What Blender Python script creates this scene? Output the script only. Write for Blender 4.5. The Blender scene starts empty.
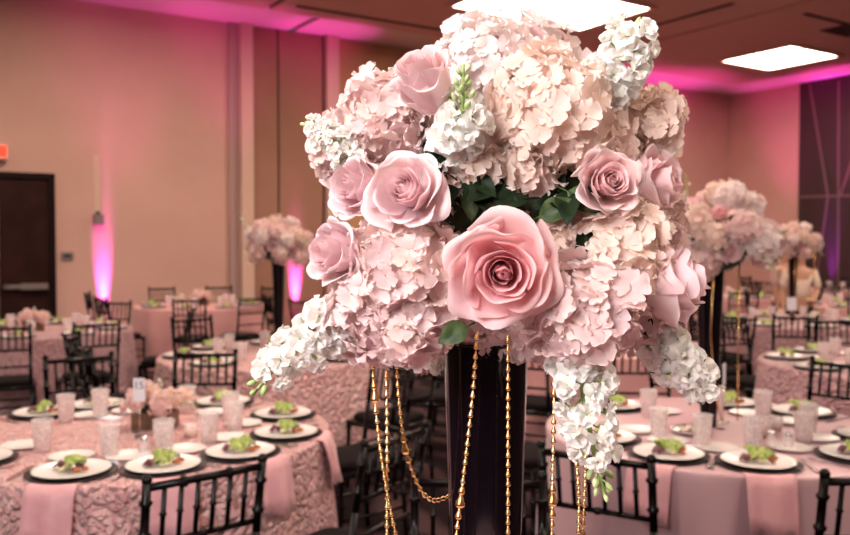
import bpy, math, random
import numpy as np
from mathutils import Vector, Matrix, Euler
random.seed(7); rng = np.random.default_rng(7)
PI = math.pi
SC = bpy.context.scene
COL = SC.collection

# ------------------------------------------------------------------ camera
F = 840.0; CX, CY, HOR = 425.0, 267.5, 242.0; CAMZ = 1.6
PITCH = math.atan((CY-HOR)/F)
cam_d = bpy.data.cameras.new('camera'); cam = bpy.data.objects.new('camera', cam_d); COL.objects.link(cam)
cam_d.sensor_width = 36; cam_d.lens = 36*F/850
cam.location = (0, 0, CAMZ); cam.rotation_euler = (PI/2-PITCH, 0, 0)
cam_d.clip_start = 0.02; cam_d.clip_end = 100
cam_d.dof.use_dof = True; cam_d.dof.focus_distance = 0.90; cam_d.dof.aperture_fstop = 7.2
SC.camera = cam

def pt(px, py, D):
    """point of the room seen at a picture position, D metres into the room"""
    dx, dz = (px-CX)/F, -(py-CY)/F
    c, s = math.cos(PITCH), math.sin(PITCH)
    y = c + dz*s; z = -s + dz*c
    k = D/y
    return Vector((dx*k, D, CAMZ+z*k))

# ------------------------------------------------------------------ materials
def newmat(name):
    m = bpy.data.materials.new(name); m.use_nodes = True
    nt = m.node_tree; nt.nodes.clear()
    out = nt.nodes.new('ShaderNodeOutputMaterial')
    return m, nt, out
def N(nt, typ, **kw):
    n = nt.nodes.new(typ)
    for k, v in kw.items():
        if k in n.inputs: n.inputs[k].default_value = v
        else: setattr(n, k, v)
    return n
def c4(c): return (c[0], c[1], c[2], 1)
def srgb(r, g, b):
    f = lambda u: (u/255/12.92) if u/255 <= .04045 else ((u/255+.055)/1.055)**2.4
    return (f(r), f(g), f(b))
def mat(name, col, rough=.5, metal=0., spec=.5, col2=None, scale=8., bump=0., bscale=60., coat=0., detail=4., sheen=0.):
    m, nt, out = newmat(name)
    b = N(nt, 'ShaderNodeBsdfPrincipled'); b.inputs['Roughness'].default_value = rough
    b.inputs['Metallic'].default_value = metal; b.inputs['Specular IOR Level'].default_value = spec
    b.inputs['Coat Weight'].default_value = coat
    if sheen: b.inputs['Sheen Weight'].default_value = sheen
    tc = N(nt, 'ShaderNodeTexCoord')
    if col2:
        n = N(nt, 'ShaderNodeTexNoise', Scale=scale, Detail=detail)
        r = N(nt, 'ShaderNodeValToRGB'); r.color_ramp.elements[0].color = c4(col); r.color_ramp.elements[1].color = c4(col2)
        r.color_ramp.elements[0].position = .35; r.color_ramp.elements[1].position = .65
        nt.links.new(tc.outputs['Object'], n.inputs['Vector']); nt.links.new(n.outputs['Fac'], r.inputs['Fac'])
        nt.links.new(r.outputs['Color'], b.inputs['Base Color'])
    else: b.inputs['Base Color'].default_value = c4(col)
    if bump:
        n2 = N(nt, 'ShaderNodeTexNoise', Scale=bscale, Detail=3.); bp = N(nt, 'ShaderNodeBump', Strength=bump, Distance=.01)
        nt.links.new(tc.outputs['Object'], n2.inputs['Vector']); nt.links.new(n2.outputs['Fac'], bp.inputs['Height'])
        nt.links.new(bp.outputs['Normal'], b.inputs['Normal'])
    nt.links.new(b.outputs[0], out.inputs[0])
    return m
def emit(name, col, s):
    m, nt, out = newmat(name); e = N(nt, 'ShaderNodeEmission'); e.inputs[0].default_value = c4(col); e.inputs[1].default_value = s
    nt.links.new(e.outputs[0], out.inputs[0]); return m
def petal_mat(name, deep, pale, rnd=None, transl=.45, veins=.15):
    """the flower's own pigment: deep towards the petal's root (tint.r=0), pale to its rim (tint.r=1), each flower a bit different (tint.g)"""
    m, nt, out = newmat(name)
    a = N(nt, 'ShaderNodeAttribute'); a.attribute_name = 'tint'
    sp = N(nt, 'ShaderNodeSeparateColor'); nt.links.new(a.outputs['Color'], sp.inputs[0])
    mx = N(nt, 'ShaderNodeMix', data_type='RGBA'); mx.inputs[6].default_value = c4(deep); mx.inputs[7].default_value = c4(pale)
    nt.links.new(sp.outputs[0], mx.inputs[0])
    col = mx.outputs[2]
    if rnd:
        m2 = N(nt, 'ShaderNodeMix', data_type='RGBA'); m2.inputs[7].default_value = c4(rnd)
        nt.links.new(sp.outputs[1], m2.inputs[0]); nt.links.new(col, m2.inputs[6]); col = m2.outputs[2]
    p = N(nt, 'ShaderNodeBsdfPrincipled', Roughness=.55); p.inputs['Specular IOR Level'].default_value = .25
    p.inputs['Sheen Weight'].default_value = .1
    t = N(nt, 'ShaderNodeBsdfTranslucent'); ms = N(nt, 'ShaderNodeMixShader', Fac=transl)
    nt.links.new(col, p.inputs['Base Color']); nt.links.new(col, t.inputs[0])
    tc = N(nt, 'ShaderNodeTexCoord'); n = N(nt, 'ShaderNodeTexNoise', Scale=260., Detail=3.); bp = N(nt, 'ShaderNodeBump', Strength=veins, Distance=.001)
    nt.links.new(tc.outputs['Object'], n.inputs['Vector']); nt.links.new(n.outputs['Fac'], bp.inputs['Height']); nt.links.new(bp.outputs['Normal'], p.inputs['Normal'])
    nt.links.new(p.outputs[0], ms.inputs[1]); nt.links.new(t.outputs[0], ms.inputs[2]); nt.links.new(ms.outputs[0], out.inputs[0])
    return m
M = {}
M['rose'] = petal_mat('rose_petal', (.86, .32, .36), (.94, .70, .69), (.90, .60, .66))
M['rose_pale'] = petal_mat('pale_rose_petal', (.90, .48, .50), (.95, .80, .77), (.89, .70, .77))
M['hyd'] = petal_mat('hydrangea_petal', (.88, .58, .53), (.91, .76, .71), (.88, .67, .68))
M['hyd_cream'] = petal_mat('cream_hydrangea_petal', (.90, .66, .54), (.93, .80, .72), (.90, .69, .63))
M['hyd_white'] = petal_mat('white_hydrangea_petal', (.88, .72, .67), (.92, .85, .82), (.90, .76, .76))
M['stock'] = petal_mat('stock_petal', (.90, .88, .76), (.94, .92, .89), (.93, .88, .85), veins=.1)
M['green'] = mat('stem_green', (.22, .32, .09), .5, col2=(.34, .42, .16), scale=40)
M['bud'] = mat('bud_green', (.30, .40, .14), .5, col2=(.55, .60, .33), scale=60)
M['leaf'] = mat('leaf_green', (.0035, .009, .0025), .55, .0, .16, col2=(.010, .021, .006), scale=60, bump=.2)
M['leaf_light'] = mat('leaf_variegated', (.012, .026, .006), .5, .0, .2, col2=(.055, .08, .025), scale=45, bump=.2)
M['foam'] = mat('floral_foam', (.02, .035, .012), .9)
M['gold'] = mat('gold_metal', (.95, .62, .26), .26, 1.0)
M['vase'] = mat('black_glass', (.004, .002, .004), .07, 0, .45, coat=.1)
M['chair'] = mat('black_lacquer', (.005, .0035, .0035), .27, 0, .2)
M['cushion'] = mat('black_cushion', (.007, .004, .005), .9, 0, .15, bump=.2)
M['plate'] = mat('white_porcelain', (.82, .80, .78), .18)
M['charger'] = mat('dark_charger', (.010, .005, .005), .4, 0, .25)
M['lettuce'] = mat('lettuce', (.10, .20, .02), .5, col2=(.46, .52, .14), scale=55, bump=.3)
M['radicchio'] = mat('radicchio', (.06, .012, .025), .45, col2=(.16, .03, .05), scale=80)
M['tomato'] = mat('tomato', (.45, .13, .03), .4)
M['crouton'] = mat('cucumber', (.62, .60, .30), .5)
M['napkin'] = mat('pink_satin_napkin', (.66, .33, .36), .5, col2=(.72, .38, .41), scale=14, bump=.25, bscale=40, sheen=.3)
M['silver'] = mat('silver_cutlery', (.7, .68, .66), .2, 1.)
M['card'] = mat('white_card', (.78, .80, .88), .6)
M['ink'] = mat('card_ink', (.10, .09, .12), .6)
M['wood'] = mat('planter_wood', (.10, .05, .03), .5, col2=(.20, .11, .06), scale=20)
M['mirror'] = mat('mirror_glass', (.8, .8, .8), .05, 1.)
M['door'] = mat('dark_door', (.022, .006, .005), .6, 0, .12, col2=(.034, .011, .009), scale=3)
M['door_frame'] = mat('door_frame', (.010, .003, .003), .6, 0, .12)
M['steel'] = mat('brushed_steel', (.45, .40, .38), .35, 1.)
M['wall'] = mat('wall_vinyl', (.60, .375, .30), .8, col2=(.64, .405, .325), scale=1.2, bump=.1, bscale=150)
M['wall_strip'] = mat('wall_trim_paint', (.66, .46, .36), .7)
M['wall_strip_shade'] = mat('wall_trim_shade', (.42, .28, .25), .7)  # column's shadow side, its shade put into the colour
M['airwall'] = mat('folding_wall_fabric', (.34, .175, .115), .85, col2=(.37, .195, .13), scale=1.5, bump=.15, bscale=120)
M['airwall_warm'] = mat('tan_wall_fabric', (.48, .27, .14), .85, col2=(.52, .30, .155), scale=1.5)
M['dark_panel'] = mat('plum_wall_panel', (.040, .018, .018), .6, col2=(.048, .022, .022), scale=1.2)
M['panel_line'] = mat('panel_reveal', (.20, .10, .11), .6)
M['seam'] = mat('dark_seam', (.04, .02, .02), .8)
M['ceil'] = mat('ceiling_paint', (.76, .60, .56), .85)
M['ceil_in'] = mat('ceiling_cloud', (.68, .40, .34), .85, col2=(.71, .42, .36), scale=.8)
M['groove'] = mat('ceiling_groove', (.07, .035, .035), .9)
M['plastic'] = mat('black_plastic', (.02, .02, .022), .5)
M['grey_plastic'] = mat('grey_plate', (.22, .17, .16), .5)
M['skin'] = mat('skin', (.55, .30, .20), .5)
M['hair'] = mat('dark_hair', (.02, .012, .01), .5)
M['cream_cloth'] = mat('cream_blouse', (.72, .58, .48), .8)
M['rose_cloth'] = mat('dusty_pink_shirt', (.48, .27, .26), .8)
M['black_cloth'] = mat('black_trousers', (.012, .01, .012), .8)
M['led'] = emit('led_lens', (1, .12, .75), 6)
M['panel_light'] = emit('ceiling_diffuser', (1, .79, .64), 10)
M['exit'] = emit('exit_red', (1, .04, .02), 1.5)
M['candle'] = mat('candle_wax', (.85, .70, .55), .5)

def carpet():
    m, nt, out = newmat('dark_patterned_carpet')
    tc = N(nt, 'ShaderNodeTexCoord'); n = N(nt, 'ShaderNodeTexNoise', Scale=1.1, Detail=2.); n.inputs['Distortion'].default_value = 1.2
    w = N(nt, 'ShaderNodeTexWave', Scale=.9, Distortion=9., Detail=2.); w.inputs['Detail Scale'].default_value = .8
    r = N(nt, 'ShaderNodeValToRGB')
    e = r.color_ramp.elements; e[0].position = .35; e[0].color = (.010, .005, .006, 1); e[1].position = .9; e[1].color = (.060, .032, .034, 1)
    f = N(nt, 'ShaderNodeTexNoise', Scale=300., Detail=2.); bp = N(nt, 'ShaderNodeBump', Strength=.3, Distance=.01)
    b = N(nt, 'ShaderNodeBsdfPrincipled', Roughness=.95); b.inputs['Specular IOR Level'].default_value = .1
    L = nt.links.new
    L(tc.outputs['Object'], w.inputs['Vector']); L(w.outputs['Fac'], r.inputs['Fac']); L(r.outputs['Color'], b.inputs['Base Color'])
    L(tc.outputs['Object'], f.inputs['Vector']); L(f.outputs['Fac'], bp.inputs['Height']); L(bp.outputs['Normal'], b.inputs['Normal']); L(b.outputs[0], out.inputs[0])
    return m
M['carpet'] = carpet()
def rosette_cloth(name, c1, c2, scale=24.):
    m, nt, out = newmat(name); L = nt.links.new
    tc = N(nt, 'ShaderNodeTexCoord'); n = N(nt, 'ShaderNodeTexNoise', Scale=9., Detail=2.)
    mixv = N(nt, 'ShaderNodeMix', data_type='RGBA'); mixv.inputs[0].default_value = .06
    v = N(nt, 'ShaderNodeTexVoronoi', Scale=scale); v2 = N(nt, 'ShaderNodeTexVoronoi', Scale=scale*2.3)
    L(tc.outputs['Object'], mixv.inputs[6]); L(tc.outputs['Object'], n.inputs['Vector']); L(n.outputs['Color'], mixv.inputs[7])
    L(mixv.outputs[2], v.inputs['Vector']); L(mixv.outputs[2], v2.inputs['Vector'])
    # petals swirl inside every ribbon rosette
    sn = N(nt, 'ShaderNodeMath', operation='SINE'); mu = N(nt, 'ShaderNodeMath', operation='MULTIPLY'); mu.inputs[1].default_value = 5.5
    L(v.outputs['Distance'], mu.inputs[0]); L(mu.outputs[0], sn.inputs[0])
    ad = N(nt, 'ShaderNodeMath', operation='ADD'); L(sn.outputs[0], ad.inputs[0]); L(v2.outputs['Distance'], ad.inputs[1])
    bp = N(nt, 'ShaderNodeBump', Strength=.9, Distance=.014); L(ad.outputs[0], bp.inputs['Height'])
    r = N(nt, 'ShaderNodeMix', data_type='RGBA'); r.inputs[6].default_value = c4(c1); r.inputs[7].default_value = c4(c2)
    L(v.outputs['Color'], r.inputs[0])
    b = N(nt, 'ShaderNodeBsdfPrincipled', Roughness=.27); b.inputs['Sheen Weight'].default_value = .3
    L(r.outputs[2], b.inputs['Base Color']); L(bp.outputs['Normal'], b.inputs['Normal']); L(b.outputs[0], out.inputs[0])
    return m
M['cloth_rosette'] = rosette_cloth('rosette_satin', (.84, .37, .38), (.94, .62, .60), 36.)
M['cloth_rosette_mauve'] = rosette_cloth('mauve_rosette_satin', (.58, .29, .33), (.78, .46, .49), 36.)
M['cloth_satin'] = mat('mauve_satin', (.56, .35, .385), .30, col2=(.59, .38, .415), scale=4, bump=.05, bscale=120, sheen=.2)
M['cloth_pink'] = mat('pink_satin', (.62, .31, .31), .42, col2=(.68, .35, .34), scale=4, sheen=.2)
def glass_mat():
    m, nt, out = newmat('iced_glass'); L = nt.links.new
    b = N(nt, 'ShaderNodeBsdfPrincipled', Roughness=.18); b.inputs['Base Color'].default_value = (.93, .89, .89, 1); b.inputs['Transmission Weight'].default_value = .0
    t = N(nt, 'ShaderNodeBsdfTransparent'); t.inputs[0].default_value = (.97, .93, .93, 1)
    tc = N(nt, 'ShaderNodeTexCoord'); w = N(nt, 'ShaderNodeTexVoronoi', Scale=70.)
    r = N(nt, 'ShaderNodeMapRange'); r.inputs[3].default_value = .24; r.inputs[4].default_value = .42
    L(tc.outputs['Object'], w.inputs['Vector']); L(w.outputs['Distance'], r.inputs[0])
    ms = N(nt, 'ShaderNodeMixShader'); L(r.outputs[0], ms.inputs[0]); L(t.outputs[0], ms.inputs[1]); L(b.outputs[0], ms.inputs[2])
    bp = N(nt, 'ShaderNodeBump', Strength=.25, Distance=.003); L(w.outputs['Distance'], bp.inputs['Height']); L(bp.outputs['Normal'], b.inputs['Normal'])
    L(ms.outputs[0], out.inputs[0]); return m
M['glass'] = glass_mat()

# ------------------------------------------------------------------ mesh building
class MB:
    def __init__(s): s.v = []; s.f = []; s.t = []; s.n = 0
    def add(s, V, Fc, tint=None):
        V = np.asarray(V, float).reshape(-1, 3)
        s.v.append(V); s.f += [tuple(i+s.n for i in f) for f in Fc]
        if tint is None: tint = np.zeros((len(V), 2)); 
        s.t.append(np.asarray(tint, float)); s.n += len(V)
    def box(s, a, b):
        (x0, y0, z0), (x1, y1, z1) = a, b
        s.add([(x0,y0,z0),(x1,y0,z0),(x1,y1,z0),(x0,y1,z0),(x0,y0,z1),(x1,y0,z1),(x1,y1,z1),(x0,y1,z1)],
              [(3,2,1,0),(4,5,6,7),(0,1,5,4),(1,2,6,5),(2,3,7,6),(3,0,4,7)])
    def grid(s, G, closed=False, tint=None):
        nu, nv = G.shape[:2]; fs = []
        for i in range(nu-1):
            for j in range(nv - (0 if closed else 1)):
                k = (j+1) % nv
                fs.append((i*nv+j, i*nv+k, (i+1)*nv+k, (i+1)*nv+j))
        s.add(G.reshape(-1, 3), fs, None if tint is None else tint.reshape(-1, 2))
    def tube(s, pts, rad, n=8, caps=True):
        P = np.asarray([tuple(p) for p in pts], float); m = len(P)
        R = np.full(m, rad) if np.isscalar(rad) else np.asarray(rad, float)
        T = np.gradient(P, axis=0); T /= np.linalg.norm(T, axis=1)[:, None]+1e-12
        a = np.array([0, 0, 1.]) if abs(T[0][2]) < .9 else np.array([1., 0, 0])
        G = np.zeros((m, n, 3)); ang = np.arange(n)*2*PI/n
        u = np.cross(T[0], a); u /= np.linalg.norm(u)
        for i in range(m):
            u = u - T[i]*np.dot(u, T[i]); u /= np.linalg.norm(u)+1e-12; w = np.cross(T[i], u)
            G[i] = P[i] + R[i]*(np.cos(ang)[:, None]*u + np.sin(ang)[:, None]*w)
        b = s.n; s.grid(G, True)
        if caps:
            s.f.append(tuple(b+j for j in range(n))[::-1]); s.f.append(tuple(b+(m-1)*n+j for j in range(n)))
    def lathe(s, prof, n=24, c=(0, 0, 0)):
        ang = np.arange(n)*2*PI/n
        G = np.array([[(c[0]+r*math.cos(a), c[1]+r*math.sin(a), c[2]+z) for a in ang] for r, z in prof])
        s.grid(G, True)
    def ball(s, c, r, sc=(1, 1, 1), nu=8, nv=12, tint=None):
        G = np.array([[(c[0]+r*sc[0]*math.sin(u)*math.cos(v), c[1]+r*sc[1]*math.sin(u)*math.sin(v), c[2]+r*sc[2]*math.cos(u))
                       for v in np.arange(nv)*2*PI/nv] for u in np.linspace(.02, PI-.02, nu)])
        s.grid(G, True, None if tint is None else np.tile(tint, (nu*nv, 1)))
    def build(s, name, m, parent=None, smooth=True, loc=None, rot=None):
        me = bpy.data.meshes.new(name); V = np.concatenate(s.v)
        me.from_pydata(V.tolist(), [], s.f)
        T = np.concatenate(s.t)
        if T.any():
            at = me.color_attributes.new('tint', 'FLOAT_COLOR', 'POINT')
            buf = np.ones((len(V), 4)); buf[:, 0] = T[:, 0]; buf[:, 1] = T[:, 1]; buf[:, 2] = 0
            at.data.foreach_set('color', buf.ravel())
        me.materials.append(m); 
        if smooth: me.shade_smooth() if hasattr(me, 'shade_smooth') else me.polygons.foreach_set('use_smooth', [True]*len(me.polygons))
        me.update()
        o = bpy.data.objects.new(name, me); COL.objects.link(o)
        if parent: o.parent = parent
        if loc is not None: o.location = loc
        if rot is not None: o.rotation_euler = rot
        return o
def boxes(name, lst, m, parent=None):
    b = MB()
    for a, c in lst: b.box(a, c)
    return b.build(name, m, parent, smooth=False)
def tag(o, label=None, cat=None, group=None, kind=None):
    if label: o['label'] = label
    if cat: o['category'] = cat
    if group: o['group'] = group
    if kind: o['kind'] = kind
    return o
def empty(name, loc=(0, 0, 0), rz=0, label=None, cat=None, group=None):
    o = bpy.data.objects.new(name, None); COL.objects.link(o); o.location = loc; o.rotation_euler = (0, 0, rz)
    o.empty_display_size = .1
    return tag(o, label, cat, group)
def copy_tree(o, parent=None):
    c = o.copy(); COL.objects.link(c)
    if parent: c.parent = parent
    for ch in list(o.children):
        if ch.name in SKIP: continue
        copy_tree(ch, c)
    return c
SKIP = set()
class Source:
    """a kind built once; the first place takes the original, later ones get copies"""
    def __init__(s, make): s.make = make; s.o = None
    def place(s, loc, rz=0, label=None, group=None, scale=None, cat=None):
        if s.o is None: s.o = s.make(); o = s.o
        else: o = copy_tree(s.o)
        o.location = loc; o.rotation_euler = (0, 0, rz)
        if scale: o.scale = (scale,)*3
        return tag(o, label, cat, group)

# ------------------------------------------------------------------ flowers
def basis(axis, spin=0.):
    z = Vector(axis).normalized(); q = z.to_track_quat('Z', 'Y')
    return np.array((q.to_matrix() @ Matrix.Rotation(spin, 3, 'Z')))
def rose_mesh(mb, c, axis, R, openness=1., spin=0., seed=0, nu=9, nv=9, layers=(7, 6, 11), shade=.3, tall=1.0, hollow=.42):
    rg = np.random.default_rng(seed); B = basis(axis, spin); c = np.array(c)
    ts = list(np.linspace(0, .15, layers[0])) + list(np.linspace(.19, hollow, layers[1])) + list(np.linspace(hollow+.16, 1, layers[2]))
    phi = 0.
    mb.grid(np.array([[(B @ np.array([r_*math.cos(q), r_*math.sin(q), z_]))*R+c for q in np.arange(10)*PI/5] for r_, z_ in [(.10, -.3), (.13, -.05), (.09, .12*tall), (.02, .17*tall)]]), True, np.full((4, 10, 2), .25))
    S = np.linspace(0, 1, nu)[:, None]; A = np.linspace(-1, 1, nv)[None, :]
    for k, t in enumerate(ts):
        phi += 2.3999 + rg.normal(0, .12)
        tt = t*openness; t_ = t + rg.normal(0, .02)
        rt = .05 + .97*tt**.85*(1+rg.normal(0, .03)); rb = .07 + .62*tt**.8
        zt = (.20 + .42*t*(1-t)**1.3 + (1-openness)*.5 - .42*t**2.2*openness) * tall
        zt += rg.normal(0, .035)
        d = 1.5 - .9*t if t < .5 else .80 + rg.uniform(-.10, .12)
        tip = 1 - .16*np.abs(A)**2.6 + .03*np.exp(-(A/.22)**2)*(t > .4)
        s = S*tip
        curl = .13*t**1.5*openness
        P = [(.05, -.72*tall), (rb*1.15+.05, -.66*tall), (max(rb, rt*.80), zt-.12+.16*t), (rt, zt-curl)]
        b0, b1, b2, b3 = (1-s)**3, 3*s*(1-s)**2, 3*s*s*(1-s), s**3
        r = b0*P[0][0]+b1*P[1][0]+b2*P[2][0]+b3*P[3][0]
        z = b0*P[0][1]+b1*P[1][1]+b2*P[2][1]+b3*P[3][1]
        w = d*(.50+.62*np.sin(np.clip(s, 0, 1)*PI*.62))
        th = phi + A*w
        ph = rg.uniform(0, 6, 3)
        r = r*(1 + (.13*(.4+.6*(1-t)))*A + rg.normal(0, .05)*s) + s**2*((.040+.03*(t > .5))*np.sin((2.6+1.2*(t > .5))*A+ph[0]) + .018*np.sin(8*A+ph[1]))*(.4+t) + .07*A**4*s**2*t
        z = z + s**3*((.045+.025*(t > .5))*np.sin(3.9*A+ph[2]) + .020*np.sin(9*A+ph[0]))*(.35+t) + .05*A*s*math.sin(ph[1]) - .10*A**4*s**2*t
        G = np.stack([r*np.cos(th), r*np.sin(th), z], -1)*R
        G = G @ B.T + c
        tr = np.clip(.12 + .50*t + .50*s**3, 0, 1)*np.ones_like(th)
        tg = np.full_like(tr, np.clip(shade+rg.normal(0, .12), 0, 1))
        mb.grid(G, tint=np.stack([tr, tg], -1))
def floret_template(nu=5, nv=5, cup=.25):
    out = []
    for q in range(4):
        S = np.linspace(0, 1, nu)[:, None]; A = np.linspace(-1, 1, nv)[None, :]
        half = .56*np.sin(np.clip(S, 0, 1)**1.2*PI*.93+.10)**.58 + .03
        l = .04+.96*np.sin(S*PI/2)*(1.0-.10*A**2*S)
        x = l; y = half*A
        z = cup*l**2*.8 + .16*(A**2)*S - .22*l**4
        th = q*PI/2
        out.append(np.stack([x*math.cos(th)-y*math.sin(th), x*math.sin(th)+y*math.cos(th), z*np.ones_like(y)+(.03 if q % 2 else 0)], -1))
    return out
def hydrangea_mesh(mb, c, R, n=120, fr=.20, axis=(0, -1, 0), seed=0, squash=1., white=.0, nu=5, cut=-.45):
    rg = np.random.default_rng(seed); B = basis(axis); c = np.array(c)
    tmpl = floret_template(nu, nu); hs = rg.uniform(0, 6.28, 3)
    mb.ball(tuple(c), R*.74, nu=9, nv=14, tint=(0.15, .5))
    ga = PI*(3-math.sqrt(5))
    for i in range(n):
        zz = 1 - (i+.5)/n*(1-cut); rr = math.sqrt(max(0, 1-zz*zz)); th = i*ga+rg.normal(0, .1)
        nrm = B @ np.array([rr*math.cos(th), rr*math.sin(th), zz])
        d0 = nrm.copy(); nrm = nrm + rg.normal(0, .38, 3); nrm /= np.linalg.norm(nrm)
        lump = 1 + .09*math.sin(3.1*d0[0]+hs[0])*math.sin(2.7*d0[2]+hs[1]) + .07*math.sin(5*d0[1]+4*d0[2]+hs[2])
        pos = c + (B @ (np.array([rr*math.cos(th), rr*math.sin(th), zz*squash]))) * R * rg.uniform(.80, 1.02) * lump
        Fb = basis(nrm, rg.uniform(0, 6.28)); s = R*fr*rg.uniform(.8, 1.25)
        g = np.clip(rg.normal(.45, .3), 0, 1)
        curlk = rg.uniform(.4, 2.2)
        for G in tmpl:
            H = G.copy(); H[..., 2] = H[..., 2]*curlk*rg.uniform(.6, 1.4) + .07*np.sin(4*G[..., 0]+rg.uniform(0, 6))*np.sin(4*G[..., 1]+rg.uniform(0, 6))
            tr = np.clip(np.linalg.norm(G[..., :2], axis=-1)*1.0+.05, 0, 1)
            mb.grid((H*s) @ Fb.T + pos, tint=np.stack([tr, np.full_like(tr, g)], -1))
def ruffle(mb, c, nrm, s, rg, npet=8):
    Fb = basis(nrm, rg.uniform(0, 6.28)); c = np.array(c)
    for k in range(npet):
        ring = k/npet; th0 = k*2.4+rg.normal(0, .2); tilt = .30+1.05*ring + rg.normal(0, .16)   # inner upright
        S = np.linspace(0, 1, 5)[:, None]; A = np.linspace(-1, 1, 7)[None, :]
        half = .52*np.sin(np.clip(S*.72+.08, 0, 1)*PI)**.7; ph = rg.uniform(0, 6)
        l = S*(1-.12*A**2)*(.75+.35*ring)
        y = half*A; up = .15*np.sin(3.9*A+ph)*S**1.5 + .06*A**2
        x = l*math.sin(tilt)+up*math.cos(tilt)-.10*S**3*0; z = l*math.cos(tilt)-up*math.sin(tilt) - .35*l**3*ring
        x = x + .04; 
        G = np.stack([x*math.cos(th0)-y*math.sin(th0), x*math.sin(th0)+y*math.cos(th0), z*np.ones_like(y)], -1)
        tr = np.clip(l*1.6+.1, 0, 1)*np.ones_like(y)
        mb.grid((G*s) @ Fb.T + c, tint=np.stack([tr, np.full_like(tr, rg.uniform(.05, .6))], -1))
def bez(P, n):
    t = np.linspace(0, 1, n)[:, None]; P = [np.array(tuple(p)) for p in P]
    if len(P) == 3: return (1-t)**2*P[0]+2*t*(1-t)*P[1]+t*t*P[2]
    return (1-t)**3*P[0]+3*t*(1-t)**2*P[1]+3*t*t*(1-t)*P[2]+t**3*P[3]
def stock(parent, P, nfl, fs, seed, budfrac=.2, nb=7, wide=1., start=.15, endtaper=.5, facing=None):
    """a stem (part) with its florets and buds (sub-parts)"""
    rg = np.random.default_rng(seed); C = bez(P, 40)
    st = MB(); st.tube(C, np.linspace(.0035, .0018, 40), 6)
    fm, bms = MB(), []; T = np.gradient(C, axis=0); T /= np.linalg.norm(T, axis=1)[:, None]
    for i in range(nfl):
        u = start + (1-budfrac-start)*(i/max(1, nfl-1)); k = int(u*39); ax = T[k]
        p = rg.normal(0, 1, 3); 
        th = i*2.4; e1 = np.cross(ax, [.3, .2, 1.]); e1 /= np.linalg.norm(e1); e2 = np.cross(ax, e1)
        rad = e1*math.cos(th)+e2*math.sin(th)
        if facing is not None: rad = rad*.8 + np.array(facing)*.45; rad /= np.linalg.norm(rad)
        s = fs*.86*(1-endtaper*u)*rg.uniform(.8, 1.2)
        off = fs*.95*wide*(1-.35*u)*rg.uniform(.65, 1.25)
        pos = C[k] + rad*off
        st.tube([C[max(0, k-2)], C[k]+rad*off*.5, pos], .0011, 5)
        d = rad*.9+ax*.35
        ruffle(fm, pos, d/np.linalg.norm(d), s, rg)
        st.ball(tuple(pos-rad*s*.08), s*.17, nu=5, nv=7)
    for i in range(nb):
        u = 1-budfrac*(1-i/max(1, nb)); k = min(39, int(u*39)); ax = T[k]; th = i*2.4
        e1 = np.cross(ax, [.3, .2, 1.]); e1 /= np.linalg.norm(e1); e2 = np.cross(ax, e1)
        rad = (e1*math.cos(th)+e2*math.sin(th)); off = fs*.42*(1-.6*i/max(1, nb)); pos = C[k]+rad*off+ax*off*.7
        st.tube([C[k], C[k]+rad*off*.5, pos], .0010, 5)
        d = rad*.6+ax; d /= np.linalg.norm(d); r0 = fs*.15*(1-.4*i/max(1, nb)); q = [pos-d*r0, pos-d*r0*.4, pos+d*r0*.6, pos+d*r0*1.7, pos+d*r0*2.2]
        bm = MB(); bm.tube(q, [r0*.4, r0*.9, r0, r0*.6, r0*.1], 7); bms.append(bm)
    so = st.build('stock_stem', M['green'], parent)
    fm.build('florets', M['stock'], so)
    for bm in bms: bm.build('bud', M['bud'], so)
    return so
def leaf(parent, c, d, up, L, W, m, seed=0, bend=.3):
    rg = np.random.default_rng(seed); d = np.array(Vector(d).normalized()); up = np.array(Vector(up).normalized())
    w = np.cross(d, up); w /= np.linalg.norm(w); up = np.cross(w, d)
    S = np.linspace(0, 1, 11)[:, None]; A = np.linspace(-1, 1, 7)[None, :]
    half = W*np.sin(np.clip(S, 0, 1)*PI)**.75*(1-.35*S)
    G = np.array(c) + (S*L*np.ones_like(A))[..., None]*d + (half*A)[..., None]*w + ((.12*L*np.abs(A)*half/W - bend*L*S**2) + .02*L*np.sin(9*S+3*A))[..., None]*up
    b = MB(); b.grid(G); b.tube([np.array(c)-d*L*.25, np.array(c), np.array(c)+d*L*.1], .0009, 5)
    return b.build('leaf', m, parent)

# ================================================================== MAIN BOUQUET
VX, VD, VR = .0726, 1.0, .05
TOPZ = .76
vase_prof = [(.0, 0), (.027, 0), (.030, .004), (.0275, .012), (.0505, .715), (.052, .718), (.050, .720), (.047, .715), (.026, .03), (0, .028)]
def make_vase():
    b = MB(); b.lathe(vase_prof, 48); return b.build('trumpet_vase', M['vase'])
VASE = Source(make_vase)
VASE.place((VX, VD, TOPZ+.003), 0, 'tall black glass vase holding the large sharp bouquet in the middle', cat='vase')

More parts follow.
